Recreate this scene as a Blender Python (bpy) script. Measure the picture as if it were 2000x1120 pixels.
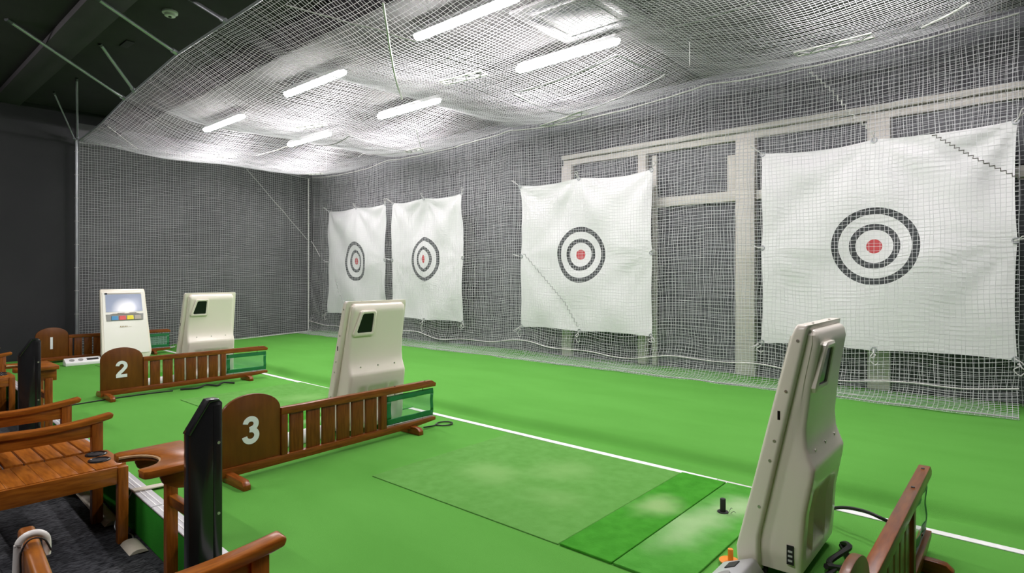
import bpy, bmesh, math, random
import numpy as np
from mathutils import Vector, Matrix
random.seed(7); np.random.seed(7)
for o in list(bpy.data.objects): bpy.data.objects.remove(o)
SC = bpy.context.scene
COL = SC.collection

# ------------------------------------------------------------------ camera, world, exposure
F, CX, HY, H = 1150.0, 1000.0, 540.0, 1.22
A = math.radians(40.742)
cam = bpy.data.cameras.new('camera'); cam.sensor_width = 36; cam.lens = F/2000*36
cam.shift_y = -(560-HY)/2000; cam.clip_start = .02; cam.clip_end = 100
co = bpy.data.objects.new('camera', cam); COL.objects.link(co)
co.location = (0, 0, H); co.rotation_euler = (math.pi/2, 0, A)
SC.camera = co
w = bpy.data.worlds.new('world'); SC.world = w; w.use_nodes = True
w.node_tree.nodes['Background'].inputs[0].default_value = (.5, .55, .6, 1)
w.node_tree.nodes['Background'].inputs[1].default_value = .05
SC.view_settings.view_transform = 'Standard'; SC.view_settings.look = 'None'
SC.view_settings.exposure = -0.12; SC.view_settings.gamma = 1
SC.view_settings.use_curve_mapping = False
LAMP = 150.0            # emission strength of the LED battens
FW = np.array([-math.sin(A), math.cos(A), 0]); RT = np.array([math.cos(A), math.sin(A), 0])
def ray(u, v): return FW + RT*(u-CX)/F - np.array([0, 0, 1.])*(v-HY)/F
def atz(u, v, z): d = ray(u, v); return np.array([0, 0, H]) + d*((z-H)/d[2])
def atx(u, v, x): d = ray(u, v); return np.array([0, 0, H]) + d*(x/d[0])
def aty(u, v, y): d = ray(u, v); return np.array([0, 0, H]) + d*(y/d[1])

# ------------------------------------------------------------------ materials
MAT = {}
def mat(name, col, rough=.5, var=None, scale=8, stretch=(1, 1, 1), bump=0, bscale=200, metal=0, coat=0,
        transl=0, alpha=1, emit=None, emitcol=None, spec=.5, detail=4, lo=.35, hi=.65):
    m = bpy.data.materials.new(name); m.use_nodes = True; MAT[name] = m
    nt = m.node_tree; N = nt.nodes; L = nt.links
    b = N['Principled BSDF']; out = N['Material Output']
    b.inputs['Base Color'].default_value = (*col, 1); b.inputs['Roughness'].default_value = rough
    b.inputs['Metallic'].default_value = metal; b.inputs['Specular IOR Level'].default_value = spec
    b.inputs['Coat Weight'].default_value = coat; b.inputs['Coat Roughness'].default_value = .12
    tc = N.new('ShaderNodeTexCoord')
    mp = N.new('ShaderNodeMapping'); mp.inputs['Scale'].default_value = stretch
    oi = N.new('ShaderNodeObjectInfo'); vm = N.new('ShaderNodeVectorMath'); vm.operation = 'SCALE'
    cb = N.new('ShaderNodeCombineXYZ')
    for i in range(3): cb.inputs[i].default_value = (3.1, 7.7, 5.3)[i]
    L.new(cb.outputs[0], vm.inputs[0]); L.new(oi.outputs['Random'], vm.inputs['Scale'])
    va = N.new('ShaderNodeVectorMath'); va.operation = 'ADD'
    L.new(tc.outputs['Object'], va.inputs[0]); L.new(vm.outputs[0], va.inputs[1]); L.new(va.outputs[0], mp.inputs[0])
    if var:
        n = N.new('ShaderNodeTexNoise'); n.inputs['Scale'].default_value = scale; n.inputs['Detail'].default_value = detail
        L.new(mp.outputs[0], n.inputs['Vector'])
        r = N.new('ShaderNodeValToRGB'); r.color_ramp.elements[0].position = lo; r.color_ramp.elements[1].position = hi
        r.color_ramp.elements[0].color = (*col, 1); r.color_ramp.elements[1].color = (*var, 1)
        L.new(n.outputs['Fac'], r.inputs[0]); L.new(r.outputs[0], b.inputs['Base Color'])
    if bump:
        n2 = N.new('ShaderNodeTexNoise'); n2.inputs['Scale'].default_value = bscale; n2.inputs['Detail'].default_value = 3
        L.new(mp.outputs[0], n2.inputs['Vector'])
        bp = N.new('ShaderNodeBump'); bp.inputs['Strength'].default_value = bump; bp.inputs['Distance'].default_value = .004
        L.new(n2.outputs['Fac'], bp.inputs['Height']); L.new(bp.outputs[0], b.inputs['Normal'])
    if emit:
        b.inputs['Emission Color'].default_value = (*(emitcol or col), 1); b.inputs['Emission Strength'].default_value = emit
    last = b.outputs[0]
    if transl:
        t = N.new('ShaderNodeBsdfTranslucent'); t.inputs[0].default_value = (*col, 1)
        mx = N.new('ShaderNodeMixShader'); mx.inputs[0].default_value = transl
        L.new(last, mx.inputs[1]); L.new(t.outputs[0], mx.inputs[2]); last = mx.outputs[0]
    if alpha < 1:
        t = N.new('ShaderNodeBsdfTransparent')
        mx = N.new('ShaderNodeMixShader'); mx.inputs[0].default_value = alpha
        L.new(t.outputs[0], mx.inputs[1]); L.new(last, mx.inputs[2]); last = mx.outputs[0]
    L.new(last, out.inputs[0])
    return m
mat('turf', (.098, .325, .050), .95, (.110, .350, .058), 1.1, (1, 2.6, 1), .5, 260, spec=.1)
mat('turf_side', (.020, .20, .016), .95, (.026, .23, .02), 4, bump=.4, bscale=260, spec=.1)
mat('carpet_a', (.012, .013, .015), .97, (.115, .120, .130), 26, (5.5, 1.3, 1), .8, 150, spec=.1, detail=8)
mat('carpet_b', (.010, .011, .013), .97, (.075, .079, .088), 26, (5.5, 1.3, 1), .8, 150, spec=.1, detail=8)
mat('black_wall', (.014, .016, .018), .8, (.020, .022, .024), 2)
mat('black_ceiling', (.022, .020, .022), .85, (.029, .027, .029), 2)
mat('beam_grey', (.034, .032, .034), .8, (.042, .040, .042), 2)
mat('grey_ceiling', (.075, .074, .074), .9, (.10, .098, .098), 1.2)
mat('grey_wall', (.085, .087, .096), .9, (.125, .128, .140), 3, (1, 1, 6), .5, 40)
mat('left_wall', (.016, .017, .019), .85, (.022, .023, .025), 1.2)
mat('side_panel', (.085, .086, .090), .9, (.120, .121, .126), 1.0)
mat('pane', (.070, .075, .084), .5, (.09, .095, .105), 3)
mat('frame_white', (.66, .63, .57), .5, (.72, .69, .64), 4)
mat('net', (.78, .79, .80), .8, transl=.35, spec=.2)
mat('net_grey', (.55, .56, .58), .8, transl=.3, spec=.2)
mat('rope', (.72, .72, .70), .8, (.5, .5, .48), 60)
mat('rope_grey', (.42, .43, .43), .8, (.3, .3, .3), 60)
mat('steel', (.42, .44, .46), .4, (.34, .36, .38), 6, metal=.6)
mat('steel_dark', (.05, .055, .06), .5)
mat('ac_grey', (.12, .12, .12), .6, (.15, .15, .15), 4)
mat('screw', (.55, .53, .48), .35, metal=.8)
mat('screw_dark', (.10, .09, .08), .5)
mat('lamp_body', (.8, .8, .8), .4)
mat('lamp_glow', (1, 1, 1), .5, emit=LAMP, emitcol=(1, .935, .955))
mat('lamp_glow_lounge', (1, 1, 1), .5, emit=LAMP*1.15, emitcol=(1, .94, .94))
mat('wood', (.150, .036, .0045), .34, (.25, .070, .009), 9, (9, 1, 9), coat=.10, spec=.32)
mat('wood_x', (.155, .038, .005), .32, (.26, .074, .010), 9, (1, 9, 9), coat=.10, spec=.32)
mat('wood_z', (.125, .031, .004), .36, (.205, .058, .008), 9, (9, 9, 1), coat=.10, spec=.32)
mat('wood_chair', (.215, .060, .006), .30, (.35, .112, .012), 9, (9, 1, 9), coat=.10, spec=.32)
mat('wood_chair_x', (.225, .064, .0065), .30, (.37, .122, .014), 9, (1, 9, 9), coat=.10, spec=.32)
mat('wood_chair_z', (.20, .056, .006), .32, (.32, .100, .012), 9, (9, 9, 1), coat=.10, spec=.32)
mat('wood_panel', (.125, .036, .0045), .40, (.165, .050, .006), 5, (2, 5, 1), coat=.10, spec=.32)
mat('wood_raw', (.52, .34, .17), .6, (.42, .22, .09), 30)
mat('number_white', (.88, .90, .93), .5)
mat('cream', (.85, .795, .695), .30, (.87, .815, .715), 2, coat=.2)
mat('cream_front', (.82, .80, .73), .28, (.84, .82, .76), 2, coat=.2)
mat('white_plastic', (.85, .85, .85), .35)
mat('silver_plastic', (.55, .56, .57), .30, (.60, .61, .62), 6, metal=.15)
mat('dark_glass', (.010, .012, .012), .12, spec=.25)
mat('black_plastic', (.008, .008, .009), .22, (.012, .012, .013), 6, coat=.4)
mat('black_matt', (.012, .012, .013), .6)
mat('rubber', (.012, .012, .012), .7)
mat('grey_plastic', (.28, .28, .27), .5)
mat('blue', (.05, .27, .55), .4); mat('red', (.75, .09, .09), .4); mat('yellow', (.85, .72, .02), .4); mat('tan', (.45, .40, .35), .5)
mat('green_cloth', (.008, .165, .045), .45, (.012, .20, .06), 14, bump=.3, bscale=60)
mat('clear_film', (.16, .42, .27), .10, alpha=.42)
mat('white_line', (.86, .87, .86), .6, (.78, .80, .78), 20)
mat('grey_line', (.55, .56, .53), .6, (.68, .69, .66), 25)
mat('alu_strip', (.66, .66, .68), .38, (.56, .56, .58), 40, (1, 12, 1), metal=.3)
mat('beige_cover', (.60, .56, .46), .5, (.52, .48, .39), 12)
mat('orange', (.80, .26, .02), .4)
mat('cane_white', (.80, .78, .74), .35)
mat('mark_gold', (.34, .25, .10), .5)
def wear_mat(name, c0, c1, worn, blobs, bscale=160, bump=.8):
    m = mat(name, c0, .96, c1, 14, (1, 1, 1), bump, bscale, spec=.1)
    nt = m.node_tree; N = nt.nodes; L = nt.links; b = N['Principled BSDF']
    src = b.inputs['Base Color'].links[0].from_socket
    tc = N.new('ShaderNodeTexCoord')
    nz = N.new('ShaderNodeTexNoise'); nz.inputs['Scale'].default_value = 5
    L.new(tc.outputs['Object'], nz.inputs['Vector'])
    for (x, y, rx, ry, k) in blobs:
        mp = N.new('ShaderNodeMapping'); mp.inputs['Location'].default_value = (-x/rx, -y/ry, 0); mp.inputs['Scale'].default_value = (1/rx, 1/ry, 0)
        L.new(tc.outputs['Object'], mp.inputs[0])
        ln = N.new('ShaderNodeVectorMath'); ln.operation = 'LENGTH'; L.new(mp.outputs[0], ln.inputs[0])
        ad = N.new('ShaderNodeMath'); ad.operation = 'MULTIPLY_ADD'; L.new(nz.outputs['Fac'], ad.inputs[0]); ad.inputs[1].default_value = .9; L.new(ln.outputs['Value'], ad.inputs[2])
        mr = N.new('ShaderNodeMapRange'); mr.interpolation_type = 'SMOOTHSTEP'
        mr.inputs[1].default_value = .45; mr.inputs[2].default_value = 1.45; mr.inputs[3].default_value = k; mr.inputs[4].default_value = 0
        L.new(ad.outputs[0], mr.inputs[0])
        mx = N.new('ShaderNodeMix'); mx.data_type = 'RGBA'; L.new(mr.outputs[0], mx.inputs[0])
        L.new(src, mx.inputs[6]); mx.inputs[7].default_value = (*worn, 1); src = mx.outputs[2]
    L.new(src, b.inputs['Base Color'])
wear_mat('stance_mat', (.100, .290, .054), (.122, .325, .070), (.20, .40, .12), [(.12, .20, .28, .30, .7), (-.18, -.12, .36, .26, .8), (.35, -.2, .3, .2, .5)], 120)
wear_mat('strip_mat', (.040, .235, .016), (.056, .290, .024), (.30, .46, .19), [(.0, .05, .17, .26, .8)], 110)
wear_mat('tee_mat', (.060, .27, .030), (.080, .32, .044), (.36, .52, .27), [(-.06, -.05, .20, .45, .75), (.03, .30, .16, .25, .9)], 110)
# screen emission: white low centre fading outward to blue-grey
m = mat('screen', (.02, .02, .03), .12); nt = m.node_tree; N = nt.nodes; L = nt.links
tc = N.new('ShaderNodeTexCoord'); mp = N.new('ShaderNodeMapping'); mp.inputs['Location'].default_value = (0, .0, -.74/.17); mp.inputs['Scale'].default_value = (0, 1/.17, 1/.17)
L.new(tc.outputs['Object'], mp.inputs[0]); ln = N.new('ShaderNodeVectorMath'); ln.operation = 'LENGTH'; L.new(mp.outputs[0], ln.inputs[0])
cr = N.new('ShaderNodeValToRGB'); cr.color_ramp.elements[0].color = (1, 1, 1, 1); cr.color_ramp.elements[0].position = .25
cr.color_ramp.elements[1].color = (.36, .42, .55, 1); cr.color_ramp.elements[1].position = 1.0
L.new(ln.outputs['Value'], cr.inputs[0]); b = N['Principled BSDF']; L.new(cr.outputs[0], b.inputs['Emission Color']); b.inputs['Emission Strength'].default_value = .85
# white sheet with printed rings, in UV metres about the bullseye
m = mat('target_sheet', (.84, .845, .85), .85, transl=.12, bump=.25, bscale=30); nt = m.node_tree; N = nt.nodes; L = nt.links
uv = N.new('ShaderNodeUVMap'); ln = N.new('ShaderNodeVectorMath'); ln.operation = 'LENGTH'; L.new(uv.outputs[0], ln.inputs[0])
cr = N.new('ShaderNodeValToRGB'); cr.color_ramp.interpolation = 'CONSTANT'
els = [(0, (.60, .075, .085)), (.065, (.84, .845, .85)), (.155, (.055, .06, .066)), (.209, (.84, .845, .85)), (.298, (.055, .06, .066)), (.360, (.84, .845, .85))]
cr.color_ramp.elements[0].position = 0; cr.color_ramp.elements[0].color = (*els[0][1], 1); cr.color_ramp.elements[1].position = 1; cr.color_ramp.elements[1].color = (*els[-1][1], 1)
for p, c in els[1:]:
    e = cr.color_ramp.elements.new(p); e.color = (*c, 1)
L.new(ln.outputs['Value'], cr.inputs[0]); L.new(cr.outputs[0], N['Principled BSDF'].inputs['Base Color'])

# ------------------------------------------------------------------ helpers
def obj(name, mesh, m, parent=None, smooth=False):
    if isinstance(mesh, bmesh.types.BMesh):
        me = bpy.data.meshes.new(name); mesh.to_mesh(me); mesh.free(); mesh = me
    if m and not mesh.materials: mesh.materials.append(MAT[m])
    if smooth:
        mesh.polygons.foreach_set('use_smooth', [True]*len(mesh.polygons)); mesh.set_sharp_from_angle(angle=math.radians(38))
    o = bpy.data.objects.new(name, mesh); COL.objects.link(o); o.parent = parent
    return o
def tag(o, label, cat, group=None):
    o['label'] = label; o['category'] = cat
    if group: o['group'] = group
    return o
def thing(name, label, cat, loc=(0, 0, 0), rz=0, group=None):
    o = bpy.data.objects.new(name, None); COL.objects.link(o); o.empty_display_size = .05
    o.location = loc; o.rotation_euler = (0, 0, rz)
    return tag(o, label, cat, group)
def struct(o): o['kind'] = 'structure'; return o
def copy_tree(o, parent=None):
    c = o.copy(); COL.objects.link(c); c.parent = parent
    for ch in list(o.children): copy_tree(ch, c)
    return c
def bm_box(x0, x1, y0, y1, z0, z1, bev=0, seg=2, bm=None):
    bm = bm or bmesh.new()
    g = bmesh.ops.create_cube(bm, size=1, matrix=Matrix.Translation(((x0+x1)/2, (y0+y1)/2, (z0+z1)/2)) @ Matrix.Diagonal((abs(x1-x0), abs(y1-y0), abs(z1-z0), 1)))
    if bev:
        es = list({e for v in g['verts'] for e in v.link_edges})
        bmesh.ops.bevel(bm, geom=es, offset=bev, segments=seg, affect='EDGES', profile=.5)
    return bm
def box(name, x0, x1, y0, y1, z0, z1, m, parent=None, bev=.004):
    return obj(name, bm_box(x0, x1, y0, y1, z0, z1, bev), m, parent, bev > 0)
def prism(pts, axis, a, b, bev=0, seg=2, bevang=None):
    """extrude a 2-D outline along axis ('x': pts are (y,z); 'y': (x,z); 'z': (x,y)) from a to b"""
    bm = bmesh.new()
    def P(p, t): return {'x': (t, p[0], p[1]), 'y': (p[0], t, p[1]), 'z': (p[0], p[1], t)}[axis]
    va = [bm.verts.new(P(p, a)) for p in pts]; vb = [bm.verts.new(P(p, b)) for p in pts]
    bm.faces.new(va); bm.faces.new(vb[::-1]); n = len(pts)
    for i in range(n): bm.faces.new((va[i], vb[i], vb[(i+1) % n], va[(i+1) % n]))
    bmesh.ops.recalc_face_normals(bm, faces=bm.faces)
    if bev:
        es = [e for e in bm.edges if len(e.link_faces) == 2 and e.calc_face_angle(0) > math.radians(bevang or 40)]
        bmesh.ops.bevel(bm, geom=es, offset=bev, segments=seg, affect='EDGES', profile=.5)
    return bm
def tube_np(paths, rads, sides=3, normal=(0, 1, 0), cap=False):
    """paths: list of (n,3) arrays, one tube each, in one mesh"""
    V = []; Fc = []; off = 0
    for P, r in zip(paths, rads):
        P = np.asarray(P, float); n = len(P)
        T = np.gradient(P, axis=0); T /= np.linalg.norm(T, axis=1)[:, None]+1e-12
        N0 = np.asarray(normal, float)
        N_ = N0 - T*(T@N0)[:, None]; bad = np.linalg.norm(N_, axis=1) < .05
        if bad.any():
            M0 = np.array([.3, .2, .93]); N_[bad] = (M0 - T*(T@M0)[:, None])[bad]
        N_ /= np.linalg.norm(N_, axis=1)[:, None]; B = np.cross(T, N_)
        ang = np.arange(sides)*2*math.pi/sides
        r_ = np.broadcast_to(np.asarray(r, float), (n,))
        R = P[:, None]+r_[:, None, None]*(np.cos(ang)[None, :, None]*N_[:, None]+np.sin(ang)[None, :, None]*B[:, None])
        V.append(R.reshape(-1, 3))
        i = np.arange(n-1)[:, None]*sides; j = np.arange(sides)[None]; k = (j+1) % sides
        Fc.append((np.stack([i+j, i+k, i+sides+k, i+sides+j], -1).reshape(-1, 4))+off)
        off += n*sides
    return np.concatenate(V), np.concatenate(Fc)
def np_mesh(name, V, Q, uv=None):
    me = bpy.data.meshes.new(name)
    V = np.ascontiguousarray(V, np.float32); Q = np.ascontiguousarray(Q, np.int32)
    me.vertices.add(len(V)); me.vertices.foreach_set('co', V.ravel())
    me.loops.add(Q.size); me.loops.foreach_set('vertex_index', Q.ravel())
    me.polygons.add(len(Q)); me.polygons.foreach_set('loop_start', np.arange(len(Q), dtype=np.int32)*Q.shape[1])
    me.polygons.foreach_set('loop_total', np.full(len(Q), Q.shape[1], np.int32))
    if uv is not None:
        l = me.uv_layers.new(name='UVMap'); l.data.foreach_set('uv', np.ascontiguousarray(uv[Q.ravel()], np.float32).ravel())
    me.update(calc_edges=True); me.validate(); return me
def tube(name, pts, r, m, parent=None, sides=8, res=6, normal=(.1, .2, .97), close=False, curve=True):
    P = np.array(pts, float)
    if curve and len(P) > 2:                                   # Catmull-Rom
        Q = np.vstack([2*P[0]-P[1], P, 2*P[-1]-P[-2]]) if not close else np.vstack([P[-1], P, P[:2]])
        out = []
        for i in range(1, len(Q)-2):
            for t in np.linspace(0, 1, res, endpoint=False):
                a, b, c, d = Q[i-1:i+3]
                out.append(.5*((2*b)+(c-a)*t+(2*a-5*b+4*c-d)*t*t+(-a+3*b-3*c+d)*t**3))
        out.append(Q[-2]); P = np.array(out)
    V, Q_ = tube_np([P], [r], sides, normal)
    me = np_mesh(name, V, Q_)
    bm = bmesh.new(); bm.from_mesh(me); bpy.data.meshes.remove(me)
    bmesh.ops.holes_fill(bm, edges=[e for e in bm.edges if e.is_boundary], sides=sides)
    bmesh.ops.recalc_face_normals(bm, faces=bm.faces)
    return obj(name, bm, m, parent, True)
def rod(name, a, b, r, m, parent=None, sides=10):
    return tube(name, [a, b], r, m, parent, sides, curve=False)
def disc_bm(c, r, h, axis='z', n=20, bev=0):
    pts = [(r*math.cos(2*math.pi*i/n), r*math.sin(2*math.pi*i/n)) for i in range(n)]
    bm = prism(pts, axis, -h/2, h/2, bev, 2, 60); bmesh.ops.translate(bm, verts=bm.verts, vec=c); return bm
def torus_bm(c, R, r, n=24, k=8):
    bm = bmesh.new(); vs = [[bm.verts.new((c[0]+(R+r*math.cos(b))*math.cos(a), c[1]+(R+r*math.cos(b))*math.sin(a), c[2]+r*math.sin(b))) for b in [2*math.pi*j/k for j in range(k)]] for a in [2*math.pi*i/n for i in range(n)]]
    for i in range(n):
        for j in range(k): bm.faces.new((vs[i][j], vs[(i+1) % n][j], vs[(i+1) % n][(j+1) % k], vs[i][(j+1) % k]))
    bmesh.ops.recalc_face_normals(bm, faces=bm.faces); return bm
def fnoise(x, y, s=0):
    return (np.sin(1.7*x+2.3*y+s)+np.sin(2.9*x-1.3*y+2.1*s+1)+np.sin(-1.1*x+3.7*y+.7*s+2)+np.sin(4.3*x+1.9*y+3.3*s))/4

# ------------------------------------------------------------------ the setting
XL, XR, YB, YF, ZC = -10.9, 1.5, 6.75, -2.6, -.22
def y_edge(x): return 1.07+(x+2.56)*(1.24-1.07)/(-6.4+2.56)
def z_floor(y):
    return float(np.interp(y, [3.63, 3.67, 3.70, 3.765, 3.83, 6.3], [0, -.014, -.008, .052, .062, .112]))
ys = [None, 1.6, 2.5, 3.0, 3.3, 3.5, 3.60, 3.63, 3.65, 3.67, 3.685, 3.70, 3.72, 3.74, 3.765, 3.80, 3.83, 3.9, 4.2, 4.8, 5.4, 6.0, 6.3, YB]
xs = np.linspace(XL, XR, 50)
V = []; Q = []
for i, x in enumerate(xs):
    V.append((x, y_edge(x), ZC)); V.append((x, y_edge(x), -.004))
    for y in ys:
        if y is None: V.append((x, y_edge(x)+.003, 0)); continue
        wob = .0 if y < 3.6 else .006*math.sin(1.9*x+y)+.004*math.sin(4.1*x)
        V.append((x, y+(.02*math.sin(2.2*x) if 3.65 < y < 3.95 else 0), z_floor(y)+(wob if y > 3.72 else 0)))
n = len(ys)+2
for i in range(len(xs)-1):
    for j in range(n-1): Q.append((i*n+j, (i+1)*n+j, (i+1)*n+j+1, i*n+j+1))
me = np_mesh('floor', np.array(V), np.array(Q)); me.materials.append(MAT['turf']); me.materials.append(MAT['turf_side'])
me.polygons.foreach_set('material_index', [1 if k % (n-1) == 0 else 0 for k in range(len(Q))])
struct(obj('floor', me, None, None, True))
fc = struct(box('floor_carpet', XL, XR, YF, 1.6, ZC-.05, ZC-.006, 'carpet_b', None, 0))
tiles = [obj('carpet_tile_mesh', bm_box(-.2485, .2485, -.2485, .2485, -.006, 0, .002, 1), k) for k in ('carpet_a', 'carpet_b')]
tm = [t.data for t in tiles]
for t in tiles: bpy.data.objects.remove(t)
for ix in range(int((XR-XL)/.5)):
    for iy in range(7):
        x = XL+.25+.5*ix; y = -2.2+.5*iy
        if y-.25 > y_edge(x): continue
        o = bpy.data.objects.new('carpet_tile', tm[(ix*7+iy*3+ix*iy) % 5 < 2]); COL.objects.link(o); o.parent = fc
        o.location = (x, y, ZC); o.rotation_euler.z = 0
struct(box('wall_left', XL-.1, XL, YF, YB, ZC, 3.9, 'left_wall', None, 0))
struct(box('wall_right', XR, XR+.1, YF, YB, ZC, 3.9, 'black_wall', None, 0))
struct(box('wall_front', XL-.1, XR+.1, YF-.1, YF, ZC, 3.9, 'black_wall', None, 0))
struct(box('wall_back', XL-.1, XR+.1, YB, YB+.1, ZC, 3.9, 'grey_wall', None, 0))
struct(box('ceiling', XL-.1, XR+.1, 3.0, YB+.1, 3.56, 3.9, 'grey_ceiling', None, 0))
struct(box('ceiling_lounge', XL-.1, XR+.1, YF-.1, 3.0, 3.75, 3.9, 'black_ceiling', None, 0))
struct(box('ceiling_beam', XL, XR, 1.50, 1.80, 3.68, 3.75, 'beam_grey', None, .006))
struct(box('wall_panel', XL, XL+.02, 2.46, YB, -.05, 3.56, 'side_panel', None, 0))
struct(box('ceiling_fascia', XL, XR, 2.985, 3.0, 3.45, 3.75, 'black_ceiling', None, 0))
# edging strip of the platform, in lengths
for k in range(5):
    xa, xb = XL+.02+k*2.48, XL+2.49+k*2.48
    pts = [(xa, y_edge(xa)-.006), (xb, y_edge(xb)-.006), (xb, y_edge(xb)+.075), (xa, y_edge(xa)+.075)]
    s = struct(obj('trim_%d' % (k+1), prism(pts, 'z', .001, .009, .002, 1), 'alu_strip'))
    for j in range(2):
        p2 = [(xa+.004, y_edge(xa)+.018+j*.024), (xb-.004, y_edge(xb)+.018+j*.024), (xb-.004, y_edge(xb)+.024+j*.024), (xa+.004, y_edge(xa)+.024+j*.024)]
        obj('groove', prism(p2, 'z', .0088, .0105), 'white_line', s)
# white line on the turf, with a grey worn length
for k, (xa, xb, m_) in enumerate([(-10.65, -1.37, 'white_line'), (-1.365, -.80, 'grey_line'), (-.795, .10, 'white_line')]):
    ya, yb = 3.61-.0165*(xa+10.65), 3.61-.0165*(xb+10.65)
    struct(obj('trim_%d' % (k+6), prism([(xa, ya-.025), (xb, yb-.025), (xb, yb+.025), (xa, ya+.025)], 'z', .0005, .004), m_))
# pale steel window frame on the back wall
YW = YB-.06
win = struct(bpy.data.objects.new('window_1', None)); COL.objects.link(win); win.location = (0, 0, 0)
def wbar(name, x0, x1, z0, z1, d=.10, m_='frame_white'): return box(name, x0, x1, YB-d, YB, z0, z1, m_, win, .006)
k = YB-.1; kz = lambda u, v: aty(u, v, k)
wbar('frame_rail', -4.80, .40, 2.83, 2.885, .13); wbar('frame_rail', -4.80, .40, 2.75, 2.825, .08)
wbar('frame_post', -4.82, -4.66, .12, 2.75); wbar('frame_post', -3.64, -3.53, .12, 2.75); wbar('frame_post', -3.46, -3.40, .12, 2.72, .07)
wbar('frame_post', -2.41, -2.20, .12, 2.75, .12); wbar('frame_post', -2.53, -2.43, 2.15, 2.60, .05); wbar('frame_post', -1.13, -.94, .12, 2.75, .10)
wbar('cross_rail', -4.66, -2.41, 2.07, 2.185, .09); wbar('cross_rail', -2.20, -1.13, 2.07, 2.17, .09); wbar('cross_rail', -.94, .4, 2.07, 2.17, .09)
xsP = [(-4.66, -3.64), (-3.40, -2.41), (-2.20, -1.13), (-.94, .4)]
for a, b in xsP:
    box('pane', a, b, YB-.03, YB-.005, .12, 2.07, 'pane', win, 0); box('pane', a, b, YB-.03, YB-.005, 2.19, 2.75, 'pane', win, 0)

# ------------------------------------------------------------------ LED battens above the net
def make_light():
    t = thing('ceiling_light', 'white LED batten light glowing above the ceiling net', 'light')
    box('housing', -.60, .60, -.03, .03, .05, .10, 'lamp_body', t, .006)
    n_, k_ = 30, 12; bm = bmesh.new(); rows = []
    for i in range(n_+1):
        q = i/n_*2-1; x = .632*math.sin(q*math.pi/2)**1 if abs(q) < 1 else .632*q
        e = max(.02, min(1, math.sqrt(max(0, 1-max(0, (abs(x)-.582)/.05)**2))))
        rows.append([bm.verts.new((x, .050*e*math.cos(2*math.pi*j/k_), .045+.045*e*math.sin(2*math.pi*j/k_))) for j in range(k_)])
    for r0, r1 in zip(rows[:-1], rows[1:]):
        for j in range(k_): bm.faces.new((r0[j], r0[(j+1) % k_], r1[(j+1) % k_], r1[j]))
    bm.faces.new(rows[0]); bm.faces.new(rows[-1][::-1]); bmesh.ops.recalc_face_normals(bm, faces=bm.faces)
    for f in bm.faces: f.material_index = 1 if f.calc_center_median().z > .05 else 0
    o = obj('diffuser', bm, 'lamp_glow', t, True); o.data.materials.append(MAT['lamp_body'])
    return t
LIGHT_LABELS = ['LED batten light over the bay beside divider 3, nearer the tees than the air conditioner', 'LED batten light between the air conditioner and the window frame', 'LED batten light over the tee line behind divider 2',
    'LED batten light over the field between dividers 2 and 3', 'LED batten light over the tee line nearest the left side net', 'LED batten light nearest the corner of the left side net and back net', 'x', 'x']
l0 = make_light(); first = True
for x, y in [(-3.62, 3.56), (-3.47, 4.84), (-6.15, 3.64), (-6.13, 5.0), (-8.73, 3.73), (-8.71, 5.07), (-.62, 3.5), (-.55, 4.75)]:
    t = l0 if first else copy_tree(l0); first = False
    t.location = (x, y, 3.40)
    for sx in (-.45, .45): rod('hanger', (sx, 0, .098), (sx, 0, .158), .006, 'steel', t, 6)
    t['label'] = LIGHT_LABELS.pop(0)
    if t['label'] == 'x': t['label'] = 'white LED batten light over the bay by the right net'; t['group'] = 'LED battens by the right net'
for i, x in enumerate((-1.2, -4.6, -8.2)):
    t = copy_tree(l0); t.location = (x, -.75, 3.59); t['label'] = 'dimmer LED batten light on the black lounge ceiling behind the armchairs'; t['group'] = 'LED battens over the lounge'
    for c in t.children:
        if c.name.startswith('diffuser'): c.data = c.data.copy(); c.data.materials[0] = MAT['lamp_glow_lounge']

# ------------------------------------------------------------------ nets
RIDGE = [-10.72, -8.25, -5.45, -2.6, .12]
def ynf(x): return np.interp(x, [-10.72, -9.8, -8.55, -6.44, .2], [2.46, 2.50, 2.44, 2.30, 2.26])
def znf(x): return np.interp(x, [-10.72, -9.8, -8.55, -6.44, .2], [3.26, 3.36, 3.45, 3.46, 3.46])
def net_z(x, y):
    x = np.asarray(x, float); y = np.asarray(y, float)
    f = np.zeros_like(x)
    for a, b in zip(RIDGE[:-1], RIDGE[1:]):
        q = (x-a)/(b-a); f = np.where((x >= a) & (x <= b), 4*q*(1-q), f)
    t = np.clip((y-ynf(x))/(6.30-ynf(x)), 0, 1)
    ridge = np.interp(x, [-10.72, -8.25, -5.45, -2.6, .12], [3.235, 3.27, 3.33, 3.36, 3.42])
    sag = (.075+.15*np.sin(math.pi*t)**1.0)*f + .035*np.sin(2*math.pi*t*1.5)*f
    z = ridge - sag - .03*np.sin(math.pi*np.clip(t*2, 0, 1))
    k = np.clip(1-t/.22, 0, 1)**1.6
    z = z*(1-k)+znf(x)*k
    return z+.006*fnoise(x*5, y*5, 1)
CELL = .0375
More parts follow.
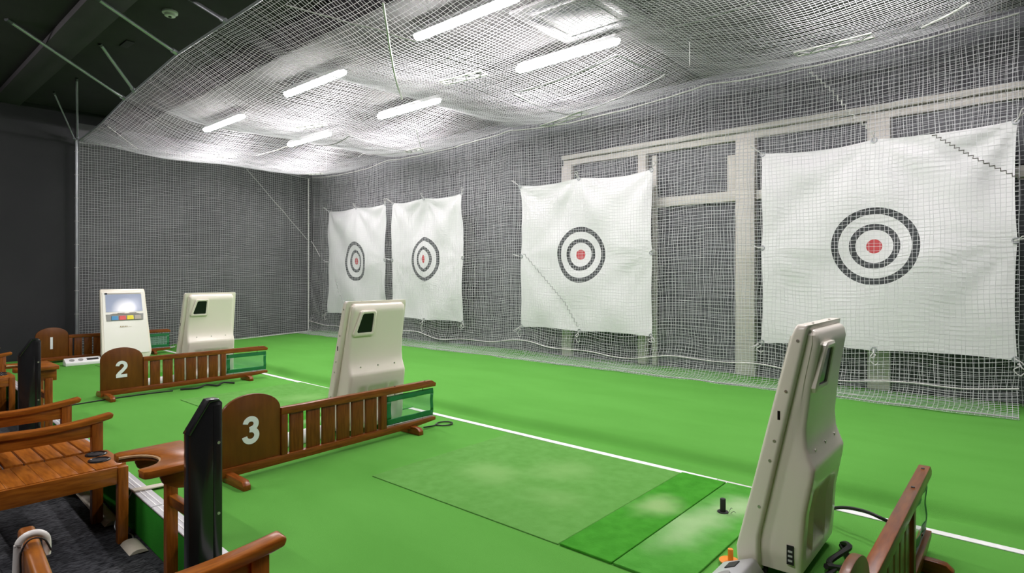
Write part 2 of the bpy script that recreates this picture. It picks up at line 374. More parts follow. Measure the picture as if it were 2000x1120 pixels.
def strands(fn, ns, nt, step_s, step_t, r, normal, jit=.006, seed=0, sides=3):
    """fn(S,T)->xyz on [0,1]^2; ns strands along T, nt strands along S"""
    rng = np.random.RandomState(seed); paths = []
    T = np.linspace(0, 1, step_t); S = np.linspace(0, 1, step_s)
    for i in range(ns):
        s = i/(ns-1); ph = rng.rand()*6
        ss = np.clip(s+jit*(.5*fnoise(np.full_like(T, s*40), T*14, seed)+.35*np.sin(T*9+ph)), 0, 1); paths.append(fn(ss, T))
    for j in range(nt):
        t = j/(nt-1); ph = rng.rand()*6
        tt = np.clip(t+jit*2.2*(.5*fnoise(S*34, np.full_like(S, t*24), seed+3)+.35*np.sin(S*31+ph)), 0, 1); paths.append(fn(S, tt))
    V, Q = tube_np(paths, [r]*len(paths), sides, normal)
    return np_mesh('net', V, Q)
# ceiling net
def f_ceil(s, t):
    x = -10.72+s*10.84; y0 = ynf(x); y = y0+t*(6.28-y0)
    return np.stack([x, y, net_z(x, y)], -1)
cn = thing('ceiling_net', 'white golf net slung sagging beneath the ceiling lights', 'net', (0, 0, 0))
o = obj('netting', strands(f_ceil, int(10.84/CELL), int(4.0/CELL), 150, 56, .0019, (0, 0, 1), .0016, 1), 'net', cn); o['kind'] = 'stuff'
# back net (front layer), with its foot gathered on the turf
TB = np.array([0, .035, .07, .11, .15, .19, 1.0])
YBK = np.array([5.98, 6.10, 6.20, 6.245, 6.25, 6.27, 6.28]); ZBK = np.array([.112, .125, .14, .19, .27, .38, 3.30])
def f_back(s, t):
    x = -10.66+s*10.66
    y = np.interp(t, TB, YBK); z = np.interp(t, TB, ZBK)
    top = net_z(x, np.full_like(x, 6.28)); z = np.where(t > .19, .38+(t-.19)/.81*(top-.38), z)
    mid = np.clip((t-.19)*3, 0, 1)
    y = y-.022*mid*np.sin(x*2.1+t*3)-.012*mid*fnoise(x*2, t*9, 2)-(1-mid)*.03*fnoise(x*3, t*20, 4)
    z = z+(1-mid)*np.where(t > .05, .035*np.sin(x*2.3+1)+.02*np.sin(x*5.7), .0)*np.clip((t-.05)*12, 0, 1)+.012*mid*np.sin(x*1.3+t*4)
    return np.stack([x, y, z], -1)
bn = thing('back_net', 'white golf net hung in front of the target sheets, gathered on the turf', 'net', (0, 0, 0))
o = obj('netting', strands(f_back, int(10.76/CELL), int(3.75/CELL), 260, 60, .0020, (0, 1, 0), .0017, 2), 'net', bn); o['kind'] = 'stuff'
def f_back2(s, t):
    x = -10.70+s*10.9; z = .13+t*(3.42-.13)
    y = 6.50+.02*np.sin(x*1.7+t*5)+.015*fnoise(x*2.4, t*7, 6)
    return np.stack([x, y, z+.02*np.sin(x*1.9+t*3)], -1)
b2 = thing('backing_net', 'grey second golf net hung behind the target sheets', 'net', (0, 0, 0))
o = obj('netting', strands(f_back2, int(10.9/.041), int(3.3/.041), 150, 46, .0021, (0, 1, 0), .003, 5), 'net_grey', b2); o['kind'] = 'stuff'
# left side net
def f_left(s, t):
    y = 2.46+s*(6.28-2.46); top = net_z(np.full_like(y, -10.71), y)
    top = np.interp(y, [2.46, 3.4, 4.5, 5.4, 6.28], [3.26, 3.30, 3.33, 3.25, 3.19])
    zf = np.interp(y, [2.4, 3.7, 6.3], [.01, .02, .115]); z = zf+t*(top-zf)
    x = -10.70+.010*np.sin(y*2+t*3)
    return np.stack([x, y, z], -1)
sn = thing('side_net', 'white golf net stretched over the dark left wall', 'net', (0, 0, 0))
o = obj('netting', strands(f_left, int(3.82/CELL), int(3.3/CELL), 50, 46, .0020, (1, 0, 0), .002, 8), 'net', sn); o['kind'] = 'stuff'
# right side net, seen edge-on
def f_right(s, t):
    y = 2.6+s*(6.28-2.6); zf = np.interp(y, [2.4, 3.7, 6.3], [.01, .02, .115])
    x = np.interp(y, [2.6, 4.4, 5.3, 5.9, 6.28], [.30, .13, .050, .045, .05])+.012*np.sin(t*8+y)*np.clip(t*3, 0, 1)+np.clip(t-.1, 0, 1)*.06
    return np.stack([x, y, zf+t*(3.35-zf)], -1)
rn = thing('side_net', 'white golf net hung along the right edge of the range', 'net', (0, 0, 0))
o = obj('netting', strands(f_right, int(3.7/CELL), int(3.2/CELL), 40, 40, .0020, (1, 0, 0), .002, 9), 'net', rn); o['kind'] = 'stuff'
# cords on the nets
def wob(P, a, seed=0):
    rng = np.random.RandomState(seed); P = np.array(P, float); return P+(rng.rand(*P.shape)-.5)*a
def seg(a, b, n): return [np.array(a)+(np.array(b)-np.array(a))*t for t in np.linspace(0, 1, n)]
S_ = np.linspace(0, 1, 90)
tube('hem_cord', f_back(S_, np.full_like(S_, .99))+np.array([0, -.012, -.01]), .008, 'rope', bn, 5, 2)
tube('hem_cord', f_back(S_, np.full_like(S_, .155))+np.array([0, -.01, 0]), .006, 'rope', bn, 5, 2)
tube('hem_cord', f_back(S_, np.full_like(S_, .01))+np.array([0, -.005, .004]), .007, 'rope_grey', bn, 5, 2)
tube('seam_cord', f_left(S_, np.full_like(S_, .99)), .007, 'rope_grey', sn, 5, 2)
tube('seam_cord', f_left(S_, np.full_like(S_, .004))+np.array([.02, 0, .006]), .009, 'rope', sn, 5, 2)
tube('corner_cord', [(-10.69, 6.22, .16+3.0*t) for t in np.linspace(0, 1, 14)], .009, 'rope', sn, 6, 2)
tube('cross_cord', wob(seg((-10.69, 4.98, 3.18), (-10.69, 6.2, 1.94), 12), .01), .005, 'rope', sn, 5, 2)
tube('cross_cord', wob(seg((-10.62, 6.24, 1.92), (-10.3, 6.24, 1.6), 6), .01), .004, 'rope', bn, 5, 2)
tube('edge_cord', f_right(S_, np.full_like(S_, .003))+np.array([0, 0, .01]), .016, 'rope_grey', rn, 6, 2)
tube('seam_cord', [(.06+.015*math.sin(9*t), 6.24, .12+3.2*t) for t in np.linspace(0, 1, 20)], .008, 'rope', rn, 6, 2)
xx = np.linspace(-10.72, .1, 80)
tube('edge_cord', np.stack([xx, ynf(xx), znf(xx)+.004], -1), .012, 'steel', cn, 6, 2)
def on_net(u, v):
    z = 3.3
    for _ in range(30):
        p = atz(u, v, z); z = .5*z+.5*float(net_z(np.array(p[0]), np.array(np.clip(p[1], 2.4, 6.27))))
    p = atz(u, v, z); p[2] -= .012; return p
def netcord(name, px, r, m_, n=10):
    pts = []
    W = [on_net(*p) for p in px]
    for a, b in zip(W[:-1], W[1:]):
        for t in np.linspace(0, 1, n, endpoint=False):
            q = a+(b-a)*t; q[2] = float(net_z(q[0], min(q[1], 6.27)))-.010; pts.append(q)
    pts.append(W[-1]); return tube(name, pts, r, m_, cn, 5, 2)
netcord('seam_cord', [(748, 2), (757, 60), (765, 110), (785, 192)], .010, 'rope')
netcord('seam_cord', [(560, 8), (660, 35), (740, 55), (812, 78)], .006, 'rope')
netcord('patch_cord', [(1000, 180), (1110, 222), (1300, 143), (1205, 106), (1000, 180)], .008, 'rope_grey')
netcord('patch_cord', [(612, 291), (683, 264), (795, 293), (700, 306), (612, 291)], .008, 'rope_grey')
netcord('seam_cord', [(1800, 52), (1850, 28), (1893, 2)], .010, 'rope')
netcord('seam_cord', [(1300, 55), (1420, 20), (1480, 0)], .006, 'rope_grey')
netcord('seam_cord', [(500, 303), (565, 283)], .007, 'rope')
netcord('seam_cord', [(210, 245), (270, 290)], .005, 'rope')
netcord('seam_cord', [(810, 232), (830, 300)], .005, 'rope')
# laced slits in the ceiling net
for (a, b) in [((865, 157), (945, 134)), ((585, 247), (632, 233)), ((1555, 101), (1705, 60)), ((1062, 236), (1143, 216)), ((428, 304), (458, 298)), ((600, 338), (628, 334)), ((795, 294), (822, 286))]:
    p, q = on_net(*a), on_net(*b); d = (q-p)/np.linalg.norm(q-p); e = np.array([-d[1], d[0], 0])*.055; z = min(p[2], q[2])-.012; p[2] = q[2] = z
    lac = tube('lacing', [p-e, q-e, q+e, p+e, p-e], .008, 'rope', cn, 5, curve=False)
    zz = [p+(q-p)*t+e*(1 if i % 2 else -1) for i, t in enumerate(np.linspace(0, 1, 7))]
    tube('lace_cord', zz, .007, 'rope_grey', lac, 5, curve=False)
for (u, v0, v1) in [(1347, 70, 126), (637, 303, 338)]:
    p = on_net(u, v1); rod('drop_cord', (p[0], p[1], p[2]), (p[0], p[1], 3.56), .004, 'rope', cn, 5)

# ------------------------------------------------------------------ target sheets
def target(label, cx, warp=0, seed=0, wd=2.04, z0=.50, z1=2.50, cz=1.50, tilt=0, uxs=1.0):
    n = 60; V = []; U = []
    for j in range(n+1):
        for i in range(n+1):
            a = i/n*2-1; b = j/n*2-1
            x = a*wd/2; z = (z0+z1)/2-cz+b*(z1-z0)/2
            # edges pulled in between the ties
            ed = .035
            x *= 1-ed*.5*abs(math.sin(math.pi*b))**.8*(abs(a)**6)
            z -= ed*(abs(math.sin(math.pi*a))**.8)*(abs(b)**6)*(1 if b > 0 else -.6)
            y = 0
            for k_, (ca, cb) in enumerate([(-1, 1), (1, 1), (0, 1), (-1, 0), (1, 0)]):
                da, db = a-ca, b-cb; r = math.hypot(da, db)+1e-3; th = math.atan2(db, da)
                y += (.028 if k_ < 3 else .008)*math.sin(th*(7+k_)+seed*2.1+k_)*math.exp(-r*.95)*min(1, r*3)
            y += .024*math.sin(3.1*a+2.0*b+seed)*math.cos(2.3*b-1.1*a+seed*1.7)+.012*math.sin(7*a-5*b+seed)*math.sin(4*b+2*a+seed)+.019*math.sin(5.5*(a*(.9 if seed % 2 else -.8)+b)+2*seed)*(1-.5*abs(a))
            y += .007*math.sin(11*(a+.6*b)+seed*3)*max(0, -b+.2)
            V.append((x, y-.03*tilt*(b-1), z))
            ux = x*uxs
            if warp: ux = x*uxs+warp*math.tanh(x/.025)
            U.append((ux, z))
    Q = [(j*(n+1)+i, j*(n+1)+i+1, (j+1)*(n+1)+i+1, (j+1)*(n+1)+i) for j in range(n) for i in range(n)]
    t = thing('target_sheet', label, 'target', (cx, 6.385, cz))
    obj('sheet', np_mesh('sheet', np.array(V), np.array(Q), np.array(U)), 'target_sheet', t, False).data.polygons.foreach_set('use_smooth', [True]*len(Q))
    for a, b in [(-1, 1), (0, 1), (1, 1), (-1, 0), (1, 0), (-1, -1), (0, -1), (1, -1)]:
        i = int((a+1)/2*n); j = int((b+1)/2*n); v = Vector(V[j*(n+1)+i])
        bm = torus_bm((0, 0, 0), .022, .006, 12, 6); bmesh.ops.rotate(bm, verts=bm.verts, matrix=Matrix.Rotation(math.pi/2, 3, 'X')); bmesh.ops.translate(bm, verts=bm.verts, vec=v-Vector((a*.012, .004, b*.012)))
        g = obj('eyelet', bm, 'steel', t, True)
        e = v+Vector((a*.06+(.012 if a == 0 else 0), -.045, b*.06+(.02 if b == 0 else 0)))
        tube('tie_cord', [v-Vector((a*.02, .01, b*.02)), v+Vector((a*.03, -.03, b*.02+.01)), e, e+Vector((-.03, -.02, .01)), v+Vector((a*.01, -.03, b*.01))], .005, 'rope', g, 5, 4)
        if b == -1:
            random.seed(seed*10+a)
            L_ = random.uniform(.06, .2)
            tube('loose_cord', [v+Vector((0, -.03, -.02)), v+Vector((.02, -.05, -.3*L_)), v+Vector((-.025, -.05, -.6*L_)), v+Vector((.015, -.05, -L_)), v+Vector((.04, -.05, -.8*L_))], .005, 'rope', g, 5, 5)
    return t
target('white target sheet with bullseye rings, hung next to the left side net', -9.34, seed=1, wd=1.84, uxs=1.08)
target('white target sheet with a creased, pinched bullseye between two other sheets', -7.37, warp=.035, seed=2, wd=1.77, uxs=1.02)
t3 = target('white target sheet covering the end of the pale window frame', -4.33, seed=3)
t4 = target('white target sheet hung beside the right edge net behind the wide frame post', -1.03, seed=4, z0=.52, z1=2.51)
# repair stitching zigzags over the sheets (on the front net)
def zig(px, parent, n, m_='rope_grey'):
    W = [aty(u, v, 6.245) for u, v in px]; pts = []
    for a, b in zip(W[:-1], W[1:]):
        for i in range(n):
            t = i/n; q = a+(b-a)*t; pts.append(q); pts.append(q+np.array([.035, -.002, 0]))
    return tube('repair_stitch', pts, .005, m_, parent, 4, curve=False)
zig([(1820, 265), (1900, 310), (2000, 355)], bn, 9, 'screw_dark')
zig([(1022, 497), (1065, 548), (1100, 590), (1130, 645)], bn, 7)
zig([(1580, 142), (1620, 178), (1660, 225), (1700, 258)], bn, 5, 'rope')
zig([(655, 545), (660, 570), (675, 600)], bn, 4)

# ------------------------------------------------------------------ bay dividers
def stroke(pts, w):
    P = [Vector((p[0], p[1])) for p in pts]; L_, R_ = [], []
    for i, p in enumerate(P):
        d = (P[min(i+1, len(P)-1)]-P[max(i-1, 0)]).normalized(); nrm = Vector((-d.y, d.x))
        L_.append(p+nrm*w/2); R_.append(p-nrm*w/2)
    return L_, R_
def digit(ch):
    w = .19
    if ch == '1': return [[(.30, 0), (.30, 1)]], w*.9
    if ch == '2':
        a = [(.31+.215*math.cos(t), .69+.215*math.sin(t)) for t in np.linspace(math.radians(178), math.radians(-28), 20)]
        return [a+[(.36, .42), (.20, .27), (.115, .16), (.10, .095)], [(.02, .095), (.60, .095)]], w
    a = [(.30+.20*math.cos(t), .72+.185*math.sin(t)) for t in np.linspace(math.radians(175), math.radians(-75), 20)]+[(.255, .52)]
    b = [(.255, .52)]+[(.295+.225*math.cos(t), .30+.215*math.sin(t)) for t in np.linspace(math.radians(80), math.radians(-175), 24)]
    return [a, b], w
def divider(num, x, y, rz, label):
    t = thing('bay_divider', label, 'divider', (x, y, 0), rz)
    th = .016
    # base rail with the far end cut away below, top rail with eased end
    obj('base_rail', prism([(0, .028), (1.45, .040), (1.70, .062), (1.70, .088), (0, .082)], 'x', -.022, .022, .003), 'wood', t, True)
    obj('top_rail', prism([(.375, .338), (1.70, .332), (1.705, .358), (1.66, .384), (.375, .384)], 'x', -.022, .022, .003), 'wood', t, True)
    for y0, y1 in [(.375, .418), (1.158, 1.21)]: box('stile', -.021, .021, y0, y1, .08, .34, 'wood_z', t, .003)
    gaps = [(.442, .534), (.562, .656), (.675, .773), (.793, .891), (.912, 1.008), (1.030, 1.125)]
    for y0, y1 in gaps: box('slat', -.010, .010, y0, y1, .078, .342, 'wood_z', t, .002)
    pts = [(0, .082), (.372, .082), (.372, .385)]+[(.186+.186*math.cos(a), .385+.115*math.sin(a)) for a in np.linspace(.15, math.pi-.15, 18)]+[(0, .385)]
    pan = obj('arch_panel', prism(pts, 'x', -.012, .012, .0025), 'wood_panel', t, True)
    if num:
        sts, w_ = digit(num); hgt = .168
        for si, s_ in enumerate(sts):
            L_, R_ = stroke(s_, w_); bm = bmesh.new()
            tf = lambda p: (.0155+si*.0004, .128+p.x*hgt, .198+p.y*hgt)
            a = [bm.verts.new(tf(p)) for p in L_]; b = [bm.verts.new(tf(p)) for p in R_]
            for i in range(len(a)-1): bm.faces.new((a[i], b[i], b[i+1], a[i+1]))
            g = bmesh.ops.extrude_face_region(bm, geom=bm.faces[:]); bmesh.ops.translate(bm, verts=[v for v in g['geom'] if isinstance(v, bmesh.types.BMVert)], vec=(-.0025, 0, 0))
            bmesh.ops.recalc_face_normals(bm, faces=bm.faces)
            o = obj('numeral', bm, 'number_white', pan); o['label'] = 'white numeral %s' % num
    for yy, q in ((.045, .24), (1.46, .12)):
        obj('foot', prism([(-q, 0), (q, 0), (q, .030), (q-.025, .052), (.06, .056), (-.06, .056), (-q+.025, .052), (-q, .030)], 'y', yy-.022, yy+.022, .004), 'wood_x', t, True)
    # tied green banner with a clear window
    ban = thing_part = bpy.data.objects.new('banner', None); COL.objects.link(ban); ban.parent = t
    y0, y1, z0, z1 = 1.222, 1.688, .100, .318
    def cloth(a, b, c, d, m_, nm, xo=0):
        n_, k_ = 10, 6; V = []
        for i in range(n_+1):
            for j in range(k_+1):
                yy = a+(b-a)*i/n_; zz = c+(d-c)*j/k_
                V.append((xo+.004*math.sin((yy-y0)*31)+.003*math.sin(zz*50), yy, zz))
        Q = [(i*(k_+1)+j, (i+1)*(k_+1)+j, (i+1)*(k_+1)+j+1, i*(k_+1)+j+1) for i in range(n_) for j in range(k_)]
        o = obj(nm, np_mesh(nm, np.array(V), np.array(Q)), m_, ban); o.data.polygons.foreach_set('use_smooth', [True]*len(Q))
        md = o.modifiers.new('thick', 'SOLIDIFY'); md.thickness = .002; md.offset = 0
        return o
    cloth(y0, y1, z1-.042, z1, 'green_cloth', 'border'); cloth(y0, y1, z0, z0+.045, 'green_cloth', 'border')
    cloth(y0, y0+.04, z0+.045, z1-.042, 'green_cloth', 'border'); cloth(y1-.03, y1, z0+.045, z1-.042, 'green_cloth', 'border')
    o = cloth(y0+.04, y1-.03, z0+.045, z1-.042, 'clear_film', 'window_film'); o.modifiers.clear()
    for yy in (1.30, 1.58):
        rod('tie', (0, yy, z1-.006), (0, yy, .336), .003, 'black_matt', ban, 5); rod('tie', (0, yy, .088), (0, yy, z0+.006), .003, 'black_matt', ban, 5)
    rod('rod', (0, y0, z0-.004), (0, y1, z0-.004), .004, 'steel', ban, 6)
    for yy in (1.30, 1.60): obj('bolt', disc_bm((0, yy, .385), .007, .004, 'z', 10), 'steel_dark', t, True)
    return t
divider('3', -3.56, 1.502, .02, 'wooden slatted bay divider with arched panel numbered 3, a ring of cable at its end')
divider('2', -6.88, 1.752, 0, 'wooden slatted bay divider with arched panel numbered 2, black cables trailing under it')
divider('1', -10.28, 1.86, 0, 'wooden slatted bay divider with arched panel numbered 1 by the left net')
divider(None, -.325, 1.50, -.005, 'wooden slatted bay divider beside the right edge net, cable over its rail')

# ------------------------------------------------------------------ ball teeing machines
def lerp(z, zs, xs_): return float(np.interp(z, zs, xs_))
def rrect(x0, x1, w, r, n=4):
    P = []
    for cx_, cy_, a0 in [(x1-r, w-r, 0), (x0+r, w-r, 90), (x0+r, -w+r, 180), (x1-r, -w+r, 270)]:
        for i in range(n+1):
            a = math.radians(a0+90*i/n); P.append((cx_+r*math.cos(a), cy_+r*math.sin(a)))
    return P
def xf(z): return lerp(z, [.03, .12, 1.0, 1.03], [-.108, -.108, .098, .112])
def xr(z): return lerp(z, [.03, .18, 1.03], [-.022, -.020, .155])
def hw(z): return lerp(z, [.03, .12, 1.03], [.300, .315, .285])
def loft(rings, z_):
    bm = bmesh.new(); R = [[bm.verts.new((p[0], p[1], z)) for p in ring] for ring, z in zip(rings, z_)]; n = len(R[0])
    for a, b in zip(R[:-1], R[1:]):
        for i in range(n): bm.faces.new((a[i], a[(i+1) % n], b[(i+1) % n], b[i]))
    bm.faces.new(R[0][::-1]); bm.faces.new(R[-1]); bmesh.ops.recalc_face_normals(bm, faces=bm.faces); return bm
def xback(z, y):
    x = lerp(z, [.05, .28, .43, .47, .50, .55, .62, .80, .96, 1.0, 1.012], [.125, .14, .168, .172, .160, .142, .138, .158, .185, .178, .160])
    if z < .38:
        d = max(0, min(1, (.205-abs(y))/.05))*max(0, min(1, (.38-z)/.12))*max(0, min(1, (z-.10)/.06+.15))
        rib = max(0, 1-abs(abs(y)-.10)/.014)
        x -= .050*d*(1-rib*.95)
    return x
def machine(x, y, rz, label, box_mat='white_plastic', box_y=-.58, casters=True, side=1):
    t = thing('tee_machine', label, 'machine', (x, y, 0), rz)
    zs_ = [.030, .045, .08, .12, .18, .3, .5, .7, .9, .985, 1.012, 1.026, 1.03]
    ins = [.02, .004, 0, 0, 0, 0, 0, 0, 0, 0, .001, .006, .012]
    obj('front_shell', loft([rrect(xf(z)+.0, xr(z), hw(z)-i, .013) for z, i in zip(zs_, ins)], zs_), 'cream', t, True)
    # back cover
    zl = list(np.linspace(.05, .44, 27))+[.455, .47, .485, .50, .52, .55, .58, .62, .7, .8, .9, .94, .96, .975, .99, 1.002, 1.010]
    yl = np.linspace(-1, 1, 61); bm = bmesh.new(); rows = []
    for z in zl:
        wv = hw(z)-.035-(.012 if z > 1.0 else 0); r = .022; row = [(xr(z)-.02, -wv), (xr(z)+.004, -wv)]
        xb = xback(z, wv)
        row += [(xr(z)*.4+xb*.6-.004, -wv+.001)]
        for a in np.linspace(0, math.pi/2, 5): row.append((xb-r+r*math.sin(a), -wv+.006+r-r*math.cos(a)))
        for q in yl[3:-3]: row.append((xback(z, q*(wv-.006)), q*(wv-.028)/(yl[-3])))
        for a in np.linspace(math.pi/2, 0, 5): row.append((xb-r+r*math.sin(a), wv-.006-r+r*math.cos(a)))
        row += [(xr(z)*.4+xb*.6-.004, wv-.001), (xr(z)+.004, wv), (xr(z)-.02, wv)]
        rows.append([bm.verts.new((p[0], p[1], z)) for p in row])
    for a, b in zip(rows[:-1], rows[1:]):
        for i in range(len(a)-1): bm.faces.new((a[i], a[i+1], b[i+1], b[i]))
    bm.faces.new(rows[-1]); bm.faces.new(rows[0][::-1]); bmesh.ops.recalc_face_normals(bm, faces=bm.faces)
    bc = obj('back_cover', bm, 'cream', t, True)
    # trapezoid service window (towards -y)
    def slab(poly, x_off, th, m_, nm, par, bev=0):
        b_ = bmesh.new(); va = [b_.verts.new((xback(z, .1)+x_off, yy, z)) for yy, z in poly]; vb = [b_.verts.new((xback(z, .1)+x_off+th, yy, z)) for yy, z in poly]
        b_.faces.new(va[::-1]); b_.faces.new(vb); n_ = len(va)
        for i in range(n_): b_.faces.new((va[i], va[(i+1) % n_], vb[(i+1) % n_], vb[i]))
        bmesh.ops.recalc_face_normals(b_, faces=b_.faces)
        if bev: bmesh.ops.bevel(b_, geom=[e for e in b_.edges if e.calc_face_angle(0) > .6], offset=bev, segments=2, affect='EDGES')
        return obj(nm, b_, m_, par, bev > 0)
    inn = [(-.198, .790), (-.076, .790), (-.070, .798), (-.066, .928), (-.074, .936), (-.158, .936), (-.168, .928), (-.206, .800)]
    outp = [(-.222, .764), (-.062, .764), (-.046, .780), (-.042, .946), (-.056, .960), (-.168, .960), (-.186, .948), (-.234, .782)]
    win_ = slab(inn, .006, .006, 'dark_glass', 'window_glass', bc)
    b_ = bmesh.new(); n_ = 8
    def rg(poly, xo): return [b_.verts.new((xback(z, .1)+xo, yy, z)) for yy, z in poly]
    mid = [((a[0]*.45+c[0]*.55), (a[1]*.45+c[1]*.55)) for a, c in zip(inn, outp)]
    rings = [rg(outp, -.004), rg([(a[0]*.97+m__[0]*.03, a[1]*.97+m__[1]*.03) for a, m__ in zip(outp, mid)], .014), rg(mid, .021), rg(inn, .018), rg(inn, .004)]
    for a, c in zip(rings[:-1], rings[1:]):
        for i in range(n_): b_.faces.new((a[i], a[(i+1) % n_], c[(i+1) % n_], c[i]))
    bmesh.ops.recalc_face_normals(b_, faces=b_.faces)
    obj('window_frame', b_, 'cream', bc, True)
    for yy in (-.16, .0, .16): obj('screw', disc_bm((xback(.525, .1)+.001, yy, .525), .006, .006, 'x', 8), 'screw', bc, True)
    for yy in (-.14, .13): obj('screw', disc_bm((xr(.99)-.008, yy, 1.03), .005, .006, 'z', 8), 'screw', t, True)
    for z in (.97, .77, .57, .49, .30):
        for s in (-1, 1): obj('screw', disc_bm((xr(z)-.022, s*hw(z), z), .006, .006, 'y', 8), 'screw', t, True)
    box('vent', xr(.68)-.034, xr(.68)-.024, -hw(.68)-.001, -hw(.68)+.006, .655, .69, 'dark_glass', t, 0)
    lb = box('label_plate', .078, .104, -hw(.16)+.0335, -hw(.16)+.0365, .09, .165, 'black_matt', bc, 0)
    for k_ in range(3): box('label_mark', .083, .099, -hw(.16)+.0325, -hw(.16)+.034, .102+.018*k_, .110+.018*k_, 'silver_plastic', lb, 0)
    # front: screen, button row, badge
    def fpanel(y0, y1, z0, z1, off, th, m_, nm, par, tap=0):
        b_ = bmesh.new(); sl = math.atan2(.206, .88); nx, nz = -math.cos(sl), math.sin(sl)
        c4 = [(y0, z0), (y1, z0), (y1-tap, z1), (y0+tap, z1)]
        def P(yy, z, d): return (xf(z)+nx*d, yy, z+nz*d*.0)
        va = [b_.verts.new(P(*c, off)) for c in c4]; vb = [b_.verts.new(P(*c, off+th)) for c in c4]
        b_.faces.new(va); b_.faces.new(vb[::-1])
        for i in range(4): b_.faces.new((va[i], vb[i], vb[(i+1) % 4], va[(i+1) % 4]))
        bmesh.ops.recalc_face_normals(b_, faces=b_.faces); return obj(nm, b_, m_, par)
    face = fpanel(-.282, .282, .10, .985, -.004, .012, 'cream_front', 'face_panel', t, .018)
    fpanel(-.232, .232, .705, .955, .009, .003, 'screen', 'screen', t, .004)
    fpanel(-.225, .225, .962, .974, .008, .006, 'tan', 'hood', t); fpanel(.205, .236, .955, .978, .010, .006, 'black_matt', 'sensor', t)
    tr = fpanel(-.232, .232, .575, .668, .008, .004, 'grey_plastic', 'button_tray', t, -.006)
    for i, c in enumerate(('blue', 'red', 'yellow', 'tan')): fpanel(.090-i*.098, .175-i*.098, .588, .645, .012, .010, c, 'button', tr, .004)
    fpanel(-.19, .19, .668, .682, .008, .012, 'tan', 'ledge', t, .04)
    for yy in (-.10, .05): fpanel(yy-.045, yy+.045, .678, .686, .014, .006, 'black_matt', 'handle', t)
    bd = fpanel(-.075, .075, .48, .482, .0085, .001, 'mark_gold', 'badge', t)
    for i in range(5): fpanel(-.02+i*.02, -.008+i*.02, .484, .500, .0085, .001, 'mark_gold', 'badge_mark', bd, .003)
    fpanel(-.10, -.02, .118, .124, .008, .002, 'black_matt', 'lower_slot', t)
    if casters:
        for yy in (-.24, .24):
            for xx_ in (-.03, .08):
                c = obj('caster', disc_bm((xx_, yy, .024), .024, .02, 'y', 14), 'rubber', t, True); box('fork', xx_-.012, xx_+.012, yy-.016, yy+.016, .03, .056, 'steel', c, .002)
    # low ball tray running out from its foot
    y1 = -.325
    def fl(bm_):
        if side < 0: bmesh.ops.scale(bm_, verts=bm_.verts, vec=(1, -1, 1)); bmesh.ops.reverse_faces(bm_, faces=bm_.faces)
        return bm_
    tray = obj('ball_tray', fl(prism([(-.155, .0), (.010, .0), (.010, .050), (-.025, .092), (-.04, .094), (-.155, .042)], 'y', box_y-.30, y1, .005)), box_mat, t, True)
    sl = math.atan2(.052, .115)
    def on_slope(bm2, yy, nm, m_):
        bmesh.ops.rotate(bm2, verts=bm2.verts, matrix=Matrix.Rotation(-sl, 3, 'Y')); bmesh.ops.translate(bm2, verts=bm2.verts, vec=(-.0975, yy, .0685)); return obj(nm, fl(bm2), m_, tray, True)
    on_slope(disc_bm((0, 0, 0), .030, .006, 'z', 18), box_y-.22, 'speaker', 'grey_plastic'); on_slope(disc_bm((0, 0, 0), .030, .006, 'z', 18), box_y-.12, 'speaker', 'grey_plastic')
    on_slope(bm_box(-.022, .022, box_y-.05, y1-.03, -.003, .003), 0, 'slot', 'black_matt')
    return t
machine(-.77, 2.735, 0, 'cream tee machine seen from behind, next to the divider by the right net', 'silver_plastic', -.36)
machine(-3.96, 2.81, 0, 'cream tee machine behind divider 3 with two target sheets hanging beyond it', box_y=-.62)
machine(-7.255, 2.90, 0, 'cream tee machine with its back towards divider 2, facing the lit screen machine', box_y=-.62)
machine(-9.90, 2.83, math.pi, 'cream tee machine with lit screen and coloured buttons, beside divider 1', box_y=-.44, side=-1)

# ------------------------------------------------------------------ mats and tees
def mats(dx, dy, bay):
    zt = .004
    g1, g2, g3 = 'stance mats', 'hitting strips', 'tee strips'
    for nm, x0, x1, m_, lab in [('stance_mat', -2.985, -1.585, 'stance_mat', 'worn square green stance mat %s'), ('hitting_mat', -1.577, -1.305, 'strip_mat', 'narrow bright green hitting strip %s'), ('tee_mat', -1.299, -.99, 'tee_mat', 'worn green tee strip %s')]:
        cx_, cy_ = (x0+x1)/2+dx, 2.80+dy; hx, hy = (x1-x0)/2, .64
        o = obj(nm, bm_box(-hx, hx, -hy, hy, 0, .005 if nm == 'stance_mat' else .011, .002, 1), m_); o.location = (cx_, cy_, 0.0005)
        tag(o, lab % bay, 'mat')
mats(0, 0, 'in the bay with the black rubber tee')
mats(-3.27, .10, 'beside the tee machine that stands behind divider 3')
mats(-6.60, .22, 'in front of the lit screen machine')
t = thing('rubber_tee', 'black rubber tee standing in the worn tee strip', 'tee', (-1.15, 2.99, .0115))
obj('tube', disc_bm((0, 0, .035), .014, .07, 'z', 14, .003), 'rubber', t, True); obj('flange', disc_bm((0, 0, .002), .028, .004, 'z', 16), 'rubber', t, True)
for k_ in range(5):
    a = k_*1.3; tube('bristle', [(.02*math.cos(a)+.02, .02*math.sin(a), .003), (.035*math.cos(a)+.02, .035*math.sin(a), .018), (.045*math.cos(a)+.02, .045*math.sin(a), .012)], .0012, 'black_matt', t, 4, 4)
t = thing('rubber_tee', 'orange rubber tee with flat disc lying beside the silver ball tray', 'tee', (-.93, 2.49, .0115))
obj('disc', disc_bm((0, 0, .003), .042, .006, 'z', 24, .002), 'orange', t, True); obj('tube', disc_bm((.005, 0, .03), .011, .05, 'z', 14, .002), 'orange', t, True)

